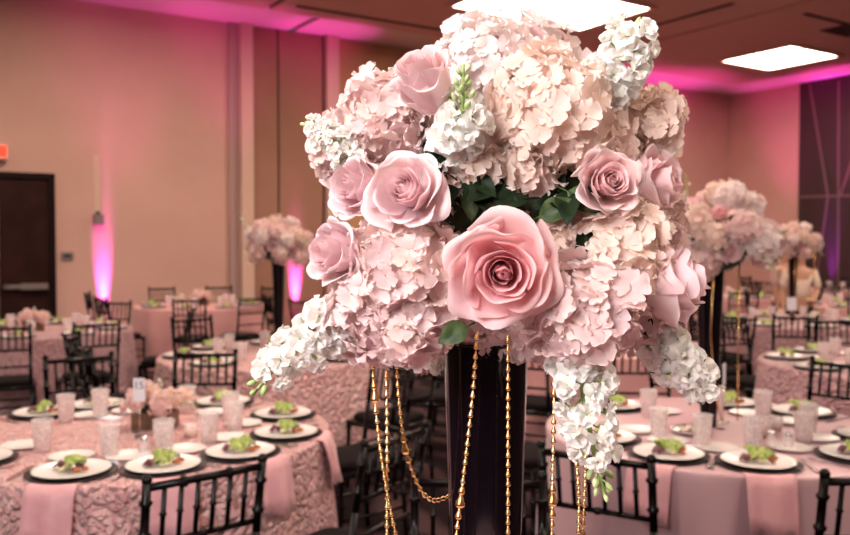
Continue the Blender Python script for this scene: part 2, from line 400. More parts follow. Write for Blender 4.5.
BC = np.array([.105, 1.03, 1.655])
bq = empty('flower_arrangement', (VX, VD, TOPZ+.70), 0, 'large blush bouquet of roses, hydrangea and white stock on the central vase', 'flower arrangement')
OFF = Vector(bq.location)
def finish(o):
    """geometry above is given in room coordinates; bring it into the arrangement's own"""
    o.matrix_parent_inverse = Matrix.Translation(-OFF); return o
def away(p, k=.55):
    v = np.array(p)-BC; v /= np.linalg.norm(v); tc = np.array([0, 0, 1.6])-np.array(p); tc /= np.linalg.norm(tc)
    a = v*(1-k)+tc*k; return a/np.linalg.norm(a)
fo = MB(); fo.ball(tuple(BC), .115, nu=14, nv=22, sc=(1.15, 1, 1)); fo.ball((VX, VD, 1.50), .047, nu=10, nv=16); finish(fo.build('floral_foam', M['foam'], bq))
HY = [(487, 68, 1.00, 50, 'w'), (549, 114, .93, 63, 'c'), (592, 148, .98, 42, 'c'), (527, 158, .93, 34, 'c'), (470, 158, .93, 34, 'c'),
      (382, 122, 1.02, 46, 'p'), (345, 152, 1.05, 30, 'p'), (440, 98, 1.10, 40, 'w'), (486, 322, .99, 40, 'p'), (535, 318, .97, 36, 'p'), (403, 272, .91, 56, 'p'), (372, 315, .92, 44, 'p'), (412, 320, .90, 42, 'p'),
      (612, 258, .93, 56, 'c'), (583, 308, .89, 54, 'p'), (628, 303, .95, 42, 'p'), (560, 235, .95, 40, 'c'), (645, 128, 1.03, 36, 'c'),
      (432, 205, .98, 40, 'p'), (645, 222, 1.03, 38, 'p'), (470, 190, 1.22, 82, 'w'), (585, 170, 1.21, 78, 'c'), (420, 260, 1.16, 60, 'p'), (560, 285, 1.15, 70, 'p'), (520, 90, 1.16, 66, 'w')]
for i, (px, py, D, rp, k) in enumerate(HY):
    p = pt(px, py, D); R = rp*D/F; b = MB(); far = D > 1.1
    hydrangea_mesh(b, p, R, n=int(40+850*R) if not far else 80, fr=(.0168/R if not far else .26), axis=away(p, .35), seed=i+3, cut=-.7, nu=6 if not far else 4)
    finish(b.build('hydrangea', M[{'w': 'hyd_white', 'c': 'hyd_cream', 'p': 'hyd'}[k]], bq))
def ax(x, y, z): return Vector((x, y, z)).normalized()
RO = [ # px, py, D, r px, axis, open, shade, mat, spin, tall
 (503, 273, .825, 60, ax(-.08, -1, -.08), 1.0, .12, 'rose', 0.3, 1.0),
 (403, 189, .86, 49, ax(-.38, -1, .22), .95, .4, 'rose_pale', 1.2, 1.0),
 (352, 187, .92, 40, ax(-.8, -.8, .15), .85, .4, 'rose_pale', 2.0, 1.0),
 (330, 253, .895, 42, ax(-.8, -.75, .05), .85, .4, 'rose_pale', .6, 1.1),
 (424, 78, .875, 46, ax(-.45, -.62, .62), .68, .35, 'rose_pale', 2.5, 1.25),
 (611, 181, .875, 42, ax(.10, -1, .12), .9, .2, 'rose_pale', .9, 1.0),
 (658, 182, .95, 50, ax(.75, -.55, .2), .80, .2, 'rose_pale', 3.9, 1.1),
 (678, 282, .92, 54, ax(.85, -.25, .25), .80, .4, 'rose_pale', 1.9, 1.2),
 (540, 50, 1.18, 38, ax(.3, .6, .8), .9, .3, 'rose_pale', 1.9, 1.0),
 (450, 250, 1.26, 48, ax(-.3, 1, .1), 1, .3, 'rose', 1.0, 1.0),
 (600, 230, 1.26, 48, ax(.4, 1, .1), 1, .3, 'rose_pale', 1.0, 1.0)]
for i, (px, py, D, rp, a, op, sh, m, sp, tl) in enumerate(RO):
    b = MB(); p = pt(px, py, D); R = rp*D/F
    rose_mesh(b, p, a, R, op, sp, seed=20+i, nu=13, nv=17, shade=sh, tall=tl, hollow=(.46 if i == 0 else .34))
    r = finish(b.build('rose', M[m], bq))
    g = MB(); q = np.array(p)-np.array(a)*R*.66*tl
    g.ball(tuple(q), R*.16, nu=7, nv=9); g.tube([q, (q*.5+BC*.5)], .003, 6); g.build('calyx', M['green'], r)
# white stocks
def P4(*a): return [pt(*q) for q in a]
ST = [
 (P4((590, 122, 1.0), (600, 95, .97), (618, 62, .96), (640, 30, .96)), 25, .026, 1, .05, 2, 1.15, .16, .25),
 (P4((455, 160, .94), (458, 140, .89), (464, 118, .86), (463, 64, .855)), 19, .025, 2, .36, 13, 1.0, .05, .25),
 (P4((365, 165, 1.0), (348, 150, .98), (325, 135, .98), (305, 122, .98)), 16, .018, 3, .08, 4, .9, .1, .35),
 (P4((352, 325, .93), (318, 325, .91), (285, 352, .90), (252, 396, .89)), 21, .0255, 4, .16, 5, 1.0, .02, .38),
 (P4((578, 350, .92), (582, 395, .88), (592, 450, .86), (606, 500, .86)), 22, .027, 5, .24, 9, 1.0, .02, .42),
 (P4((640, 318, .97), (655, 345, .95), (688, 360, .94), (710, 398, .94)), 22, .024, 6, .06, 3, 1.05, .02, .2),
 (P4((436, 345, 1.06), (436, 355, 1.06), (437, 365, 1.06), (437, 374, 1.06)), 4, .014, 7, .2, 2, .6, .5, .2)]
for P, n, fs, sd, bf, nb, wd, s0, et in ST:
    so = stock(bq, P, n, fs, sd, bf, nb, wd, s0, et, facing=(-.1, -.9, .25))
    so.matrix_parent_inverse = Matrix.Translation(-OFF)
# foliage in the gap under the top blooms, and single leaves
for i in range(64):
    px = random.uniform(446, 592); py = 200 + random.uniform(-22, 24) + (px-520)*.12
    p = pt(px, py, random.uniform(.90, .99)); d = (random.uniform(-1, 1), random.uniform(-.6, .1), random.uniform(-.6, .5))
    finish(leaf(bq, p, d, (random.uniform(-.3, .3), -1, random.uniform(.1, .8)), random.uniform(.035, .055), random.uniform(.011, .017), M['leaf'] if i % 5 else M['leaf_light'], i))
for (px, py, D, d, L, W, m) in [(468, 326, .86, (-.8, -.3, -.35), .034, .015, 'leaf_light'), (644, 300, .91, (.9, -.4, .05), .026, .012, 'leaf'), (640, 313, .91, (.35, -.3, -.9), .026, .011, 'leaf'),
                                (352, 285, .95, (-.9, -.4, -.35), .03, .009, 'leaf'), (344, 300, .97, (-.8, -.2, -.7), .03, .008, 'leaf')]:
    finish(leaf(bq, pt(px, py, D), d, (0, -1, .4), L, W, M[m], int(px)))

# gold bead strands
def bead_mesh(k=1.):
    b = MB(); prof = [(.0006, .0047), (.0011, .0044), (.0012, .0030), (.0020, .0005), (.0029, -.0018), (.0031, -.0030), (.0023, -.0043), (.0008, -.0048)]
    b.lathe([(r*k, z*k) for r, z in prof], 10); return b
bead_me = None
def strand(pts, label, big=(), n=60, group='gold bead strands hanging from the central bouquet', sp=.0108):
    global bead_me
    C = []
    P = [np.array(tuple(pt(*q))) for q in pts]
    for i in range(len(P)-1):      # catmull-rom
        p0, p1, p2, p3 = P[max(0, i-1)], P[i], P[i+1], P[min(len(P)-1, i+2)]
        for t in np.linspace(0, 1, 24, endpoint=False):
            C.append(.5*((2*p1)+(-p0+p2)*t+(2*p0-5*p1+4*p2-p3)*t*t+(-p0+3*p1-3*p2+p3)*t**3))
    C.append(P[-1]); C = np.array(C)
    root = empty('bead_strand', C[0], 0, label, 'bead strand', group); O = Matrix.Translation(-Vector(C[0]))
    w = MB(); w.tube(C, .0005, 5); w.build('cord', M['gold'], root).matrix_parent_inverse = O
    seg = np.linalg.norm(np.diff(C, axis=0), axis=1); acc = np.concatenate([[0], np.cumsum(seg)]); s = .004; k = 0
    while s < acc[-1] and k < 95:
        j = min(len(C)-2, int(np.searchsorted(acc, s)-1)); j = max(0, j); f = (s-acc[j])/(seg[j]+1e-9)
        p = C[j]*(1-f)+C[j+1]*f; d = Vector(C[j]-C[j+1])
        if bead_me is None: bead_me = bead_mesh().build('bead', M['gold'], root); o = bead_me
        else: o = bead_me.copy(); COL.objects.link(o); o.parent = root
        sc = 1.9 if k in big else (1.35 if k-1 in big or k+1 in big else 1.)
        o.matrix_parent_inverse = O; o.location = p; o.rotation_mode = 'QUATERNION'; o.rotation_quaternion = d.to_track_quat('Z', 'Y'); o.scale = (sc,)*3
        s += sp*(.5+.5*sc if sc > 1 else 1); k += 1
    return root
strand([(372, 352, .95), (374, 385, .95), (378, 430, .95), (385, 480, .95), (396, 535, .95), (410, 580, .95)], 'leftmost gold bead strand, with a large teardrop bead near its top', big=(4,))
strand([(386, 352, .955), (387, 420, .955), (387, 480, .955), (387, 540, .955), (387, 600, .955)], 'straight gold bead strand second from the left, crossed by its neighbour')
strand([(396, 352, .96), (399, 400, .96), (405, 445, .97), (416, 480, .99), (428, 498, 1.0), (444, 498, 1.03), (470, 480, 1.06), (500, 420, 1.06)], 'gold bead strand swagging in a curve behind the black vase', big=(10,))
strand([(477, 332, .93), (474, 380, .925), (469, 430, .925), (462, 490, .93), (456, 540, .93), (452, 600, .93)], 'slanting gold bead strand in front of the left half of the black vase', big=(17,))
strand([(508, 335, .935), (508, 400, .935), (508, 470, .935), (508, 540, .935), (508, 600, .935)], 'straight gold bead strand in front of the right half of the black vase')
strand([(552, 350, .94), (554, 400, .94), (553, 460, .94), (552, 540, .94), (552, 600, .94)], 'gold bead strand just right of the vase, beside the drooping white stock', big=(15,))
strand([(574, 440, .93), (578, 480, .93), (579, 520, .93), (577, 570, .93)], 'short gold bead strand below the drooping stock, left one of the pair')
strand([(586, 452, .935), (585, 485, .935), (583, 530, .935), (581, 575, .935)], 'short gold bead strand below the drooping stock, right one of the pair')

# ================================================================== ROOM
U = Vector((.84, .5426, 0)).normalized(); NL = Vector((-U.y, U.x, 0)); VR_ = -NL    # along the left wall / its outward normal
DN, DU, H = 13.8, 18.06, 5.3
B_N, B_U = -9.0, -12.0
ROT = math.atan2(U.y, U.x)
def rm(u, n, z): p = U*u+NL*n; return (p.x, p.y, z)
def rbox(name, lst, m, parent=None, kind='structure'):
    """boxes in the room's own directions (along the wall, towards the wall, up)"""
    o = boxes(name, lst, m, parent); o.rotation_euler = (0, 0, ROT) if parent is None else (0, 0, 0)
    if parent is None and kind: o['kind'] = kind
    return o
def uL(px):                                  # where a picture column meets the left wall
    k = (px-CX)/F; D = DN/(NL.y+NL.x*k); return U.x*k*D+U.y*D
def zL(px, py): k = (px-CX)/F; D = DN/(NL.y+NL.x*k); return pt(px, py, D).z
def nR(px): k = (px-CX)/F; D = DU/(U.y+U.x*k); return NL.x*k*D+NL.y*D
def zR(px, py): k = (px-CX)/F; D = DU/(U.y+U.x*k); return pt(px, py, D).z
rbox('floor', [((B_U, B_N, -.1), (DU, DN, 0))], M['carpet'])
rbox('wall_left', [((B_U, DN, 0), (DU+.2, DN+.2, H))], M['wall'])
rbox('wall_right', [((DU, B_N, 0), (DU+.2, DN, H))], M['wall'])
rbox('wall_back', [((B_U, B_N-.2, 0), (DU, B_N, H))], M['wall'])
rbox('wall_side', [((B_U-.2, B_N, 0), (B_U, DN, H))], M['wall'])
rbox('ceiling', [((B_U, B_N, H+.08), (DU, DN, H+.3))], M['groove'])
# perimeter band and inner ceiling fields with dark grooves between them
band = 1.25; g = .05; CZ = H
rbox('ceiling_border', [((B_U, DN-band, CZ), (uL(291)-.06, DN, CZ+.08)), ((uL(291)+.06, DN-band, CZ), (DU, DN, CZ+.08)), ((DU-band, B_N, CZ), (DU, DN-band, CZ+.08)),
     ((B_U, B_N, CZ), (DU-band, B_N+band, CZ+.08)), ((B_U, B_N+band, CZ), (B_U+band, DN-band, CZ+.08))], M['ceil'])
LW = [(1.95, 13.05, 1.30, .79), (6.98, 16.67, .76, .76)]
L1 = Vector((1.95, 13.05, 0)); l1u, l1n = L1.dot(U), L1.dot(NL)
L2 = Vector((6.98, 16.67, 0)); l2u, l2n = L2.dot(U), L2.dot(NL)
fields = []
us = [B_U+band, uL(325)-8.6, uL(292)+.0, DU-band-8.0+.0, DU-band]
us = sorted(set([B_U+band, l1u-3.6-6.2, l1u-3.6, l1u+3.1, DU-band]))
ns = [B_N+band, l1n-15.0, l1n-9.0, l1n-3.0, DN-band]
for i in range(len(us)-1):
    for j in range(len(ns)-1):
        if ns[j+1]-ns[j] > .3: fields.append(((us[i]+g, ns[j]+g, CZ-.06), (us[i+1]-g, ns[j+1]-g, CZ+.08)))
fo_ = rbox('ceiling_fields', fields, M['ceil_in']); fo_.name = 'ceiling_panel'
# slot diffusers, speaker grille
rbox('trim_1', [((l1u-3.3, DN-band-.55, CZ-.075), (l1u-.2, DN-band-.47, CZ-.055))], M['groove'])
rbox('trim_2', [((l1u+2.2, l1n-1.6, CZ-.075), (l1u+2.28, l1n+1.2, CZ-.055)), ((l2u-2.5, l2n-2.2, CZ-.075), (l2u+1.6, l2n-2.12, CZ-.055))], M['groove'])
def ceiling_vent(u, n):
    t = empty('air_vent', rm(u, n, CZ-.06), ROT, 'dark square air vent in the ceiling at the top right edge', 'air vent')
    boxes('grille', [((-.35+.1*k, -.3, -.02), (-.31+.1*k, .3, 0)) for k in range(8)], M['seam'], t); boxes('frame', [((-.4, -.35, -.012), (.45, .35, 0))], M['groove'], t)
pv = pt(852, 29, 12.0); k = (CZ-.06-CAMZ)/(pv.z-CAMZ); pv = Vector((pv.x*k, pv.y*k, 0)); ceiling_vent(pv.dot(U), pv.dot(NL))
# lamps
def ceiling_lamp(u, n, hu, hn, label):
    t = empty('ceiling_light', rm(u, n, CZ-.06), ROT, label, 'ceiling light', 'glowing ceiling light panels')
    boxes('light_frame', [((-hu-.08, -hn-.08, -.04), (hu+.08, -hn, 0)), ((-hu-.08, hn, -.04), (hu+.08, hn+.08, 0)), ((-hu-.08, -hn, -.04), (-hu, hn, 0)), ((hu, -hn, -.04), (hu+.08, hn, 0))], M['ceil_in'], t)
    boxes('diffuser', [((-hu, -hn, -.025), (hu, hn, -.005))], M['panel_light'], t)
ceiling_lamp(l1u, l1n, 1.32, .79, 'larger glowing ceiling panel above the central bouquet')
ceiling_lamp(l2u, l2n, .76, .76, 'smaller square glowing ceiling panel at the upper right')
for q in range(2):
    for j, (u_, n_) in enumerate([(l1u-6.3, l1n), (l1u, l1n-6), (l2u, l2n-6), (l1u-6.3, l1n-6), (l1u-12.5, l1n-6), (l1u-6.3, l1n-12), (l1u-1, l1n-12), (l1u-12.5, l1n)]):
        if q == 0:
            ceiling_lamp(u_, n_, 1.0, .79, 'glowing ceiling panel beyond the top edge of the picture')
# left wall features
def wbox(name, px0, px1, z0, z1, d0, d1, m, parent=None, kind='structure'):
    return rbox(name, [((uL(px0), DN-d1, z0), (uL(px1), DN-d0, z1))], m, parent, kind)
wbox('trim_3', 229, 239, 0, H, 0, .06, M['wall_strip_shade']); wbox('trim_4', 239, 251, 0, H, 0, .16, M['wall_strip'])  # the darker strip paints the shaded side of the column
for k, (a, b_) in enumerate([(252.5, 277), (279, 322)]): wbox('wall_panel', a, b_, 0, H-.02, 0, .05, M['airwall'])
wbox('trim_5', 251, 252.5, 0, H, 0, .03, M['seam']); wbox('trim_6', 277, 279, 0, H, 0, .03, M['seam']); wbox('trim_7', 322, 324, 0, H, 0, .03, M['seam'])
wbox('trim_8', 324, 336, 0, H, 0, .16, M['wall_strip'])
wbox('wall_panel', 337, 520, 0, H-.02, 0, .05, M['airwall_warm']); wbox('trim_9', 520, 533, 0, H, 0, .16, M['wall_strip'])
rbox('baseboard_left', [((B_U, DN-.03, 0), (uL(-60), DN, .12)), ((uL(56), DN-.03, 0), (uL(229), DN, .12))], M['seam'])
# door
du0, du1, dz = uL(-62), uL(55), zL(30, 173)
dr = rbox('door_1', [((du0+.09, DN-.05, .01), ((du0+du1)/2-.01, DN-.005, dz-.09)), (((du0+du1)/2+.01, DN-.05, .01), (du1-.09, DN-.005, dz-.09))], M['door'])
dfm = boxes('door_frame', [((du0, DN-.09, 0), (du0+.09, DN, dz)), ((du1-.09, DN-.09, 0), (du1, DN, dz)), ((du0+.09, DN-.09, dz-.09), (du1-.09, DN, dz))], M['door_frame'], dr)
zb = zL(30, 286)
boxes('panic_bar', [(((du0+du1)/2+.05, DN-.12, zb-.03), (du1-.2, DN-.09, zb+.03)), ((uL(19), DN-.16, zb-.045), (uL(46), DN-.09, zb+.045)), (((du0+du1)/2+.05, DN-.12, zb-.02), ((du0+du1)/2+.12, DN-.05, zb+.02))], M['steel'], dr)
ex = empty('exit_sign', rm(uL(-3), DN-.12, zL(0, 152)), ROT, 'red glowing exit sign on the wall at the left edge', 'exit sign')
boxes('sign_case', [((-.17, -.03, -.12), (.15, .12, .12))], M['wall_strip'], ex); boxes('lit_face', [((-.15, -.036, -.08), (.13, -.03, .08))], M['exit'], ex)
sw = empty('wall_control', rm(uL(67), DN-.02, zL(67, 256)), ROT, 'small grey control plate on the wall right of the dark door', 'wall control')
boxes('cover_plate', [((-.09, -.012, -.06), (.09, .02, .06))], M['grey_plastic'], sw); boxes('button', [((-.05, -.02, -.025), (.05, -.012, .025))], M['plastic'], sw)
sc_ = empty('wall_speaker', rm(uL(98), DN-.06, zL(98, 219)), ROT, 'small grey box high on the wall above the pink light beam', 'wall speaker')
boxes('speaker_box', [((-.07, -.06, -.09), (.07, .06, .07))], M['grey_plastic'], sc_); boxes('bracket', [((-.03, .03, .07), (.03, .06, .12))], M['plastic'], sc_)
wbox('trim_10', 94.5, 100.5, zL(98, 214), zL(98, 155), 0, .006, M['wall_strip'])
# right wall dark panel with thin pale reveals
n1 = nR(799)
rbox('wall_panel', [((DU-.06, B_N, 0), (DU, n1, H-.02))], M['dark_panel'])
def rline(p, q, w=.022):
    b = MB(); a = [(DU-.065, nR(x), zR(x, y)) for x, y in (p, q)]
    d = Vector(a[1])-Vector(a[0]); s = Vector((0, -d.z, d.y)).normalized()*w
    V = [Vector(a[0])+s, Vector(a[0])-s, Vector(a[1])-s, Vector(a[1])+s]; V = [tuple(v) for v in V]+[(v.x-.012, v.y, v.z) for v in V]
    b.add(V, [(0,1,2,3), (7,6,5,4), (0,4,5,1), (1,5,6,2), (2,6,7,3), (3,7,4,0)])
    o = b.build('trim_%d' % (rline.k), M['panel_line'], smooth=False); o.rotation_euler = (0, 0, ROT); o['kind'] = 'structure'; rline.k += 1
rline.k = 11
for p, q in [((809, 84), (829, 196)), ((829, 196), (812, 330)), ((799, 197), (880, 195)), ((838, 81), (841, 330)), ((841, 196), (878, 84)), ((880, 196), (905, 330))]: rline(p, q)

# pink uplights along the walls, plus added wide ones that tint the ceiling
def uplight(u, n, du, dn, col, e, label, ang=42, group=None):
    t = empty('uplight', rm(u, n, 0), ROT, label, 'uplight', 'floor uplights along the walls')
    b = MB(); b.lathe([(0, .04), (.09, .04), (.10, .05), (.10, .20), (.085, .21), (.085, .19), (0, .19)], 20); b.build('lamp_housing', M['plastic'], t)
    b = MB(); b.lathe([(0, .197), (.083, .197), (.083, .19)], 20); b.build('lens', M['led'], t)
    boxes('floor_stand', [((-.10, -.12, 0), (-.07, .12, .04)), ((.07, -.12, 0), (.10, .12, .04))], M['plastic'], t)
    l = bpy.data.lights.new('uplight_beam', 'SPOT'); l.energy = e; l.color = col; l.spot_size = math.radians(ang); l.spot_blend = 1. if ang > 23 else .7; l.shadow_soft_size = .05
    o = bpy.data.objects.new('uplight_beam', l); COL.objects.link(o); p = Vector(rm(u, n, .24)); o.location = p
    tgt = Vector(rm(u+du, n+dn, H)); o.rotation_euler = (tgt-p).to_track_quat('-Z', 'Y').to_euler()
MG = (1, .06, .55); MG2 = (1, .10, .80); PU = (.60, .05, 1)
UPS = [(uL(103), DN-.13, 0, .85, MG2, 700, 'pink floor uplight at the foot of the left wall below the grey box', 17),
       (uL(294), DN-.20, 0, 1.15, MG2, 800, 'pink floor uplight at the folding wall behind the left tall vase', 20),
       (uL(120), DN-1.1, 0, .7, MG, 190, 'added pink ceiling-wash uplight hidden behind the table by the dark door', 40),  # added lamp for the magenta glow on ceiling and upper wall
       (uL(215), DN-1.6, .3, 1.1, MG, 300, 'added pink ceiling-wash uplight hidden behind the far left wall table', 34),  # added as well, carries the ceiling glow along the wall
       (uL(315), DN-1.5, 0, 1.0, MG, 460, 'added pink ceiling-wash uplight hidden left of the central bouquet', 26),  # last of the added ceiling washes on this side
       (uL(640), DN-1.2, 0, .9, MG, 560, 'pink floor uplight on the rear wall right of the central bouquet', 50),
       (uL(560), DN-1.2, 0, .9, MG, 300, 'pink floor uplight hidden behind the central bouquet', 50),
       (DU-.22, nR(834), .5, 0, PU, 380, 'purple floor uplight at the foot of the dark right wall', 20),
       (DU-1.2, nR(790), .9, 0, MG, 350, 'pink floor uplight beside the dark right wall panel', 36),
       (DU-1.2, nR(860), .9, 0, MG, 620, 'pink floor uplight beyond the right edge of the picture', 36)]
for a in UPS: uplight(a[0], a[1], a[2], a[3], a[4], a[5], a[6], a[7])

# ================================================================== CHAIRS
def bamboo(b, p, q, r, n=7, rings=(.2, .5, .8), seg=14):
    p, q = np.array(p, float), np.array(q, float); ts = []
    for k in rings: ts += [k-.035, k-.015, k+.015, k+.035]
    ts = sorted([0, 1]+ts); R = [r*(1.45 if any(abs(abs(t-k)-.015) < .002 for k in rings) else 1) for t in ts]
    b.tube([p+(q-p)*t for t in ts], R, n)
def chair_parts(root, joined=None):
    W, Dp, SH, BH = .18, .19, .44, .93
    def part(name, f, m):
        b = joined if joined is not None else MB(); f(b)
        if joined is None: b.build(name, m, root)
    yb = -Dp
    post = lambda s: [np.array([s*W, yb-.03, 0]), np.array([s*W, yb, SH]), np.array([s*(W+.0), yb-.035, .70]), np.array([s*(W+.002), yb-.075, BH])]
    for s in (-1, 1):
        def rear(b, s=s):
            C = post(s); bamboo(b, C[0], C[1], .0135, rings=(.3, .62)); bamboo(b, C[1], C[2], .0135, rings=(.5,)); bamboo(b, C[2], C[3], .0135, rings=(.3, .72)); b.ball(tuple(C[3]+np.array([0, 0, .004])), .0165, nu=6, nv=8)
        part('back_post', rear, M['chair'])
    for s in (-1, 1): part('leg', lambda b, s=s: bamboo(b, (s*(W+.005), Dp+.01, 0), (s*W, Dp, SH), .0135, rings=(.3, .62, .9)), M['chair'])
    part('seat_frame', lambda b: b.box((-W-.012, -Dp-.012, SH-.03), (W+.012, Dp+.015, SH)), M['chair'])
    def cush(b):
        G = []
        for z, k in [(0, .93), (.008, 1.), (.030, 1.), (.042, .93), (.047, .75), (.048, .0)]:
            G.append([((W-.0)*k*np.sign(math.cos(t))*abs(math.cos(t))**.35, (Dp+.0)*k*np.sign(math.sin(t))*abs(math.sin(t))**.35, SH+z) for t in np.arange(28)*2*PI/28])
        b.grid(np.array(G), True)
    if joined is None: part('seat_cushion', cush, M['cushion'])
    else: cush(joined)
    yt = lambda z: yb - (.035*(z-SH)/.26 if z < .70 else .035+.040*(z-.70)/(BH-.70))
    part('top_rail', lambda b: bamboo(b, (-W, yt(.91), .91), (W, yt(.91), .91), .0125, rings=(.3, .7)), M['chair'])
    for z in (.735, .60): part('back_rail', lambda b, z=z: bamboo(b, (-W, yt(z), z), (W, yt(z), z), .0095, rings=(.5,)), M['chair'])
    for k in range(6):
        x = -W+2*W*(k+1)/7; part('spindle', lambda b, x=x: bamboo(b, (x, yt(.735), .735), (x, yt(.91), .91), .0075, n=6, rings=(.5,)), M['chair'])
    for z, s in ((.20, -1), (.20, 1), (.27, -1), (.27, 1)):
        if z < .25: part('stretcher', lambda b, z=z, s=s: b.tube([(s*W, -Dp-.01, z), (s*W, Dp, z)], .0085, 7), M['chair'])
        else: part('stretcher', lambda b, z=z, s=s: b.tube([(-W, s*Dp, z), (W, s*Dp, z)], .0085, 7), M['chair'])
def mk_chair():
    t = empty('chiavari_chair', cat='chair'); chair_parts(t); return t
def mk_far_chair():
    j = MB(); chair_parts(None, j); return tag(j.build('chiavari_chair', M['chair']), cat='chair')
CH, FCH = Source(mk_chair), Source(mk_far_chair)
CLK = {1: 'one', 2: 'two', 3: 'three', 4: 'four', 5: 'five', 6: 'six', 7: 'seven', 8: 'eight', 9: 'nine', 10: 'ten', 11: 'eleven', 12: 'twelve'}
def clock(dx, dy):
    h = round(6 - math.degrees(math.atan2(dx, -dy))/30) % 12
    return CLK[h or 12]
CHAIRS = []; TABLES = []
def chair(x, y, tx, ty, tname, extra=0, far=False, scale=None):
    """a chair whose back stands at x, y, turned to the table at tx, ty (plus a twist)"""
    a = math.atan2(ty-y, tx-x)+extra
    CHAIRS.append([x+.24*math.cos(a), y+.24*math.sin(a), tx, ty, tname, extra, far])
def place_chairs():
    PPL = [(4.56, 10.2), (4.66, 10.95)]
    for it in range(200):
        for i, c in enumerate(CHAIRS):
            for (x, y, r) in TABLES+[(p[0], p[1], .2) for p in PPL]:
                d = math.hypot(c[0]-x, c[1]-y); own = abs(x-c[2])+abs(y-c[3]) < .01; m = r+(.215 if own else .29)
                if d < m: c[0] += (c[0]-x)/d*(m-d)*.6; c[1] += (c[1]-y)/d*(m-d)*.6
            for j, e in enumerate(CHAIRS):
                if i == j: continue
                d = math.hypot(c[0]-e[0], c[1]-e[1])
                if 0 < d < .57 and c[1] > 3.3: c[0] += (c[0]-e[0])/d*(.57-d)*.4; c[1] += (c[1]-e[1])/d*(.57-d)*.4
    PPL = PPL*1; ok = []
    for c in CHAIRS:
        clash = any(math.hypot(c[0]-x, c[1]-y) < r+(.205 if abs(x-c[2])+abs(y-c[3]) < .01 else .25) for x, y, r in TABLES+[(p[0], p[1], .32) for p in PPL])
        clash = clash or any(math.hypot(c[0]-e[0], c[1]-e[1]) < .46 for e in ok)
        if not clash or c[1] < 5.2: ok.append(c)
    CHAIRS[:] = ok; used = {}
    for c in CHAIRS:
        ck = clock(c[0]-c[2], c[1]-c[3])
        while (c[4], ck) in used: # two at almost the same hour: turn to the free hour next to it
            ck = 'about half past '+ck if not ck.startswith('about') else ck+' behind'
        used[(c[4], ck)] = 1
        lab = "black chiavari chair at %s of %s" % (ck+" o'clock" if not ck.startswith('about') else ck, c[4])
        rz = math.atan2(c[3]-c[1], c[2]-c[0])-PI/2+c[5]
        (FCH if c[6] else CH).place((c[0], c[1], 0), rz, lab, 'black chiavari chairs around '+c[4])

# ================================================================== TABLES
def cloth(c, r, z, m, folds=15, amp=.022, seed=0, label='', group='round tablecloths', flare=.07, drop=None):
    rg = np.random.default_rng(seed); n = 180; th = np.arange(n)*2*PI/n; G = []
    ph = rg.uniform(0, 6.28, 4); z0 = .012
    wave = np.sin(folds*th+ph[0]+.8*np.sin(3*th+ph[1]))+.5*np.sin((folds*1.7//1)*th+ph[2])+.25*np.sin(2*th+ph[3])
    for rr in np.linspace(.02, r-.012, 12): G.append(np.stack([rr*np.cos(th), rr*np.sin(th), np.full(n, z)], -1))
    G.append(np.stack([(r-.003)*np.cos(th), (r-.003)*np.sin(th), np.full(n, z-.003)], -1))
    G.append(np.stack([r*np.cos(th), r*np.sin(th), np.full(n, z-.012)], -1))
    for s in np.linspace(.04, 1, 16):
        R = r + flare*s + amp*wave*min(1, s*1.6)**.9
        G.append(np.stack([R*np.cos(th), R*np.sin(th), np.full(n, z-.012-(z-.012-z0)*s)], -1))
    b = MB(); b.grid(np.array(G), True)
    o = b.build('tablecloth', m); o.location = (c[0], c[1], 0); TABLES.append((c[0], c[1], r+flare+amp*1.75))
    return tag(o, label, 'tablecloth', group)
def mk_plate():
    b = MB(); b.lathe([(0, .004), (.08, .004), (.085, .006), (.125, .014), (.134, .017), (.136, .0185), (.134, .0195), (.122, .017), (.086, .0095), (0, .0085)], 40)
    return tag(b.build('dinner_plate', M['plate']), cat='plate')
def mk_charger():
    b = MB(); b.lathe([(0, 0), (.148, 0), (.156, .008), (.158, .010), (.155, .0105), (.12, .005), (0, .004)], 40)
    return tag(b.build('charger_plate', M['charger']), cat='charger plate')
def mk_bread():
    b = MB(); b.lathe([(0, 0), (.05, 0), (.084, .010), (.086, .012), (.083, .012), (.05, .004), (0, .004)], 32)
    return tag(b.build('bread_plate', M['plate']), cat='bread plate')
def mk_tumbler():
    t = empty('water_glass', cat='glass'); b = MB()
    b.lathe([(0, 0), (.030, 0), (.032, .003), (.043, .128), (.0435, .130), (.041, .128), (.030, .012), (0, .010)], 24); b.build('tumbler', M['glass'], t)
    b = MB(); b.lathe([(0, .0125), (.0290, .0125), (.0385, .105), (0, .106)], 20)
    b.build('iced_water', M['glass'], t); return t
def leafy(b, c, L, W, d, rg, n=9):
    d = np.array(d, float); d /= np.linalg.norm(d); w = np.cross(d, [0, 0, 1]); w /= np.linalg.norm(w)
    S = np.linspace(0, 1, n)[:, None]; A = np.linspace(-1, 1, n)[None, :]
    half = W*np.sin(np.clip(.12+S*.83, 0, 1)*PI)**.6; ph = rg.uniform(0, 6, 3)
    zz = .35*W*(1-A**2) + .16*W*np.sin(8*A+ph[0])*S + .16*W*np.sin(9*S+ph[1]+3*A) + .25*L*np.sin(S*PI)
    G = np.array(c)+(S*L*np.ones_like(A))[..., None]*d+(half*A)[..., None]*w+np.stack([0*zz, 0*zz, zz], -1); b.grid(G)
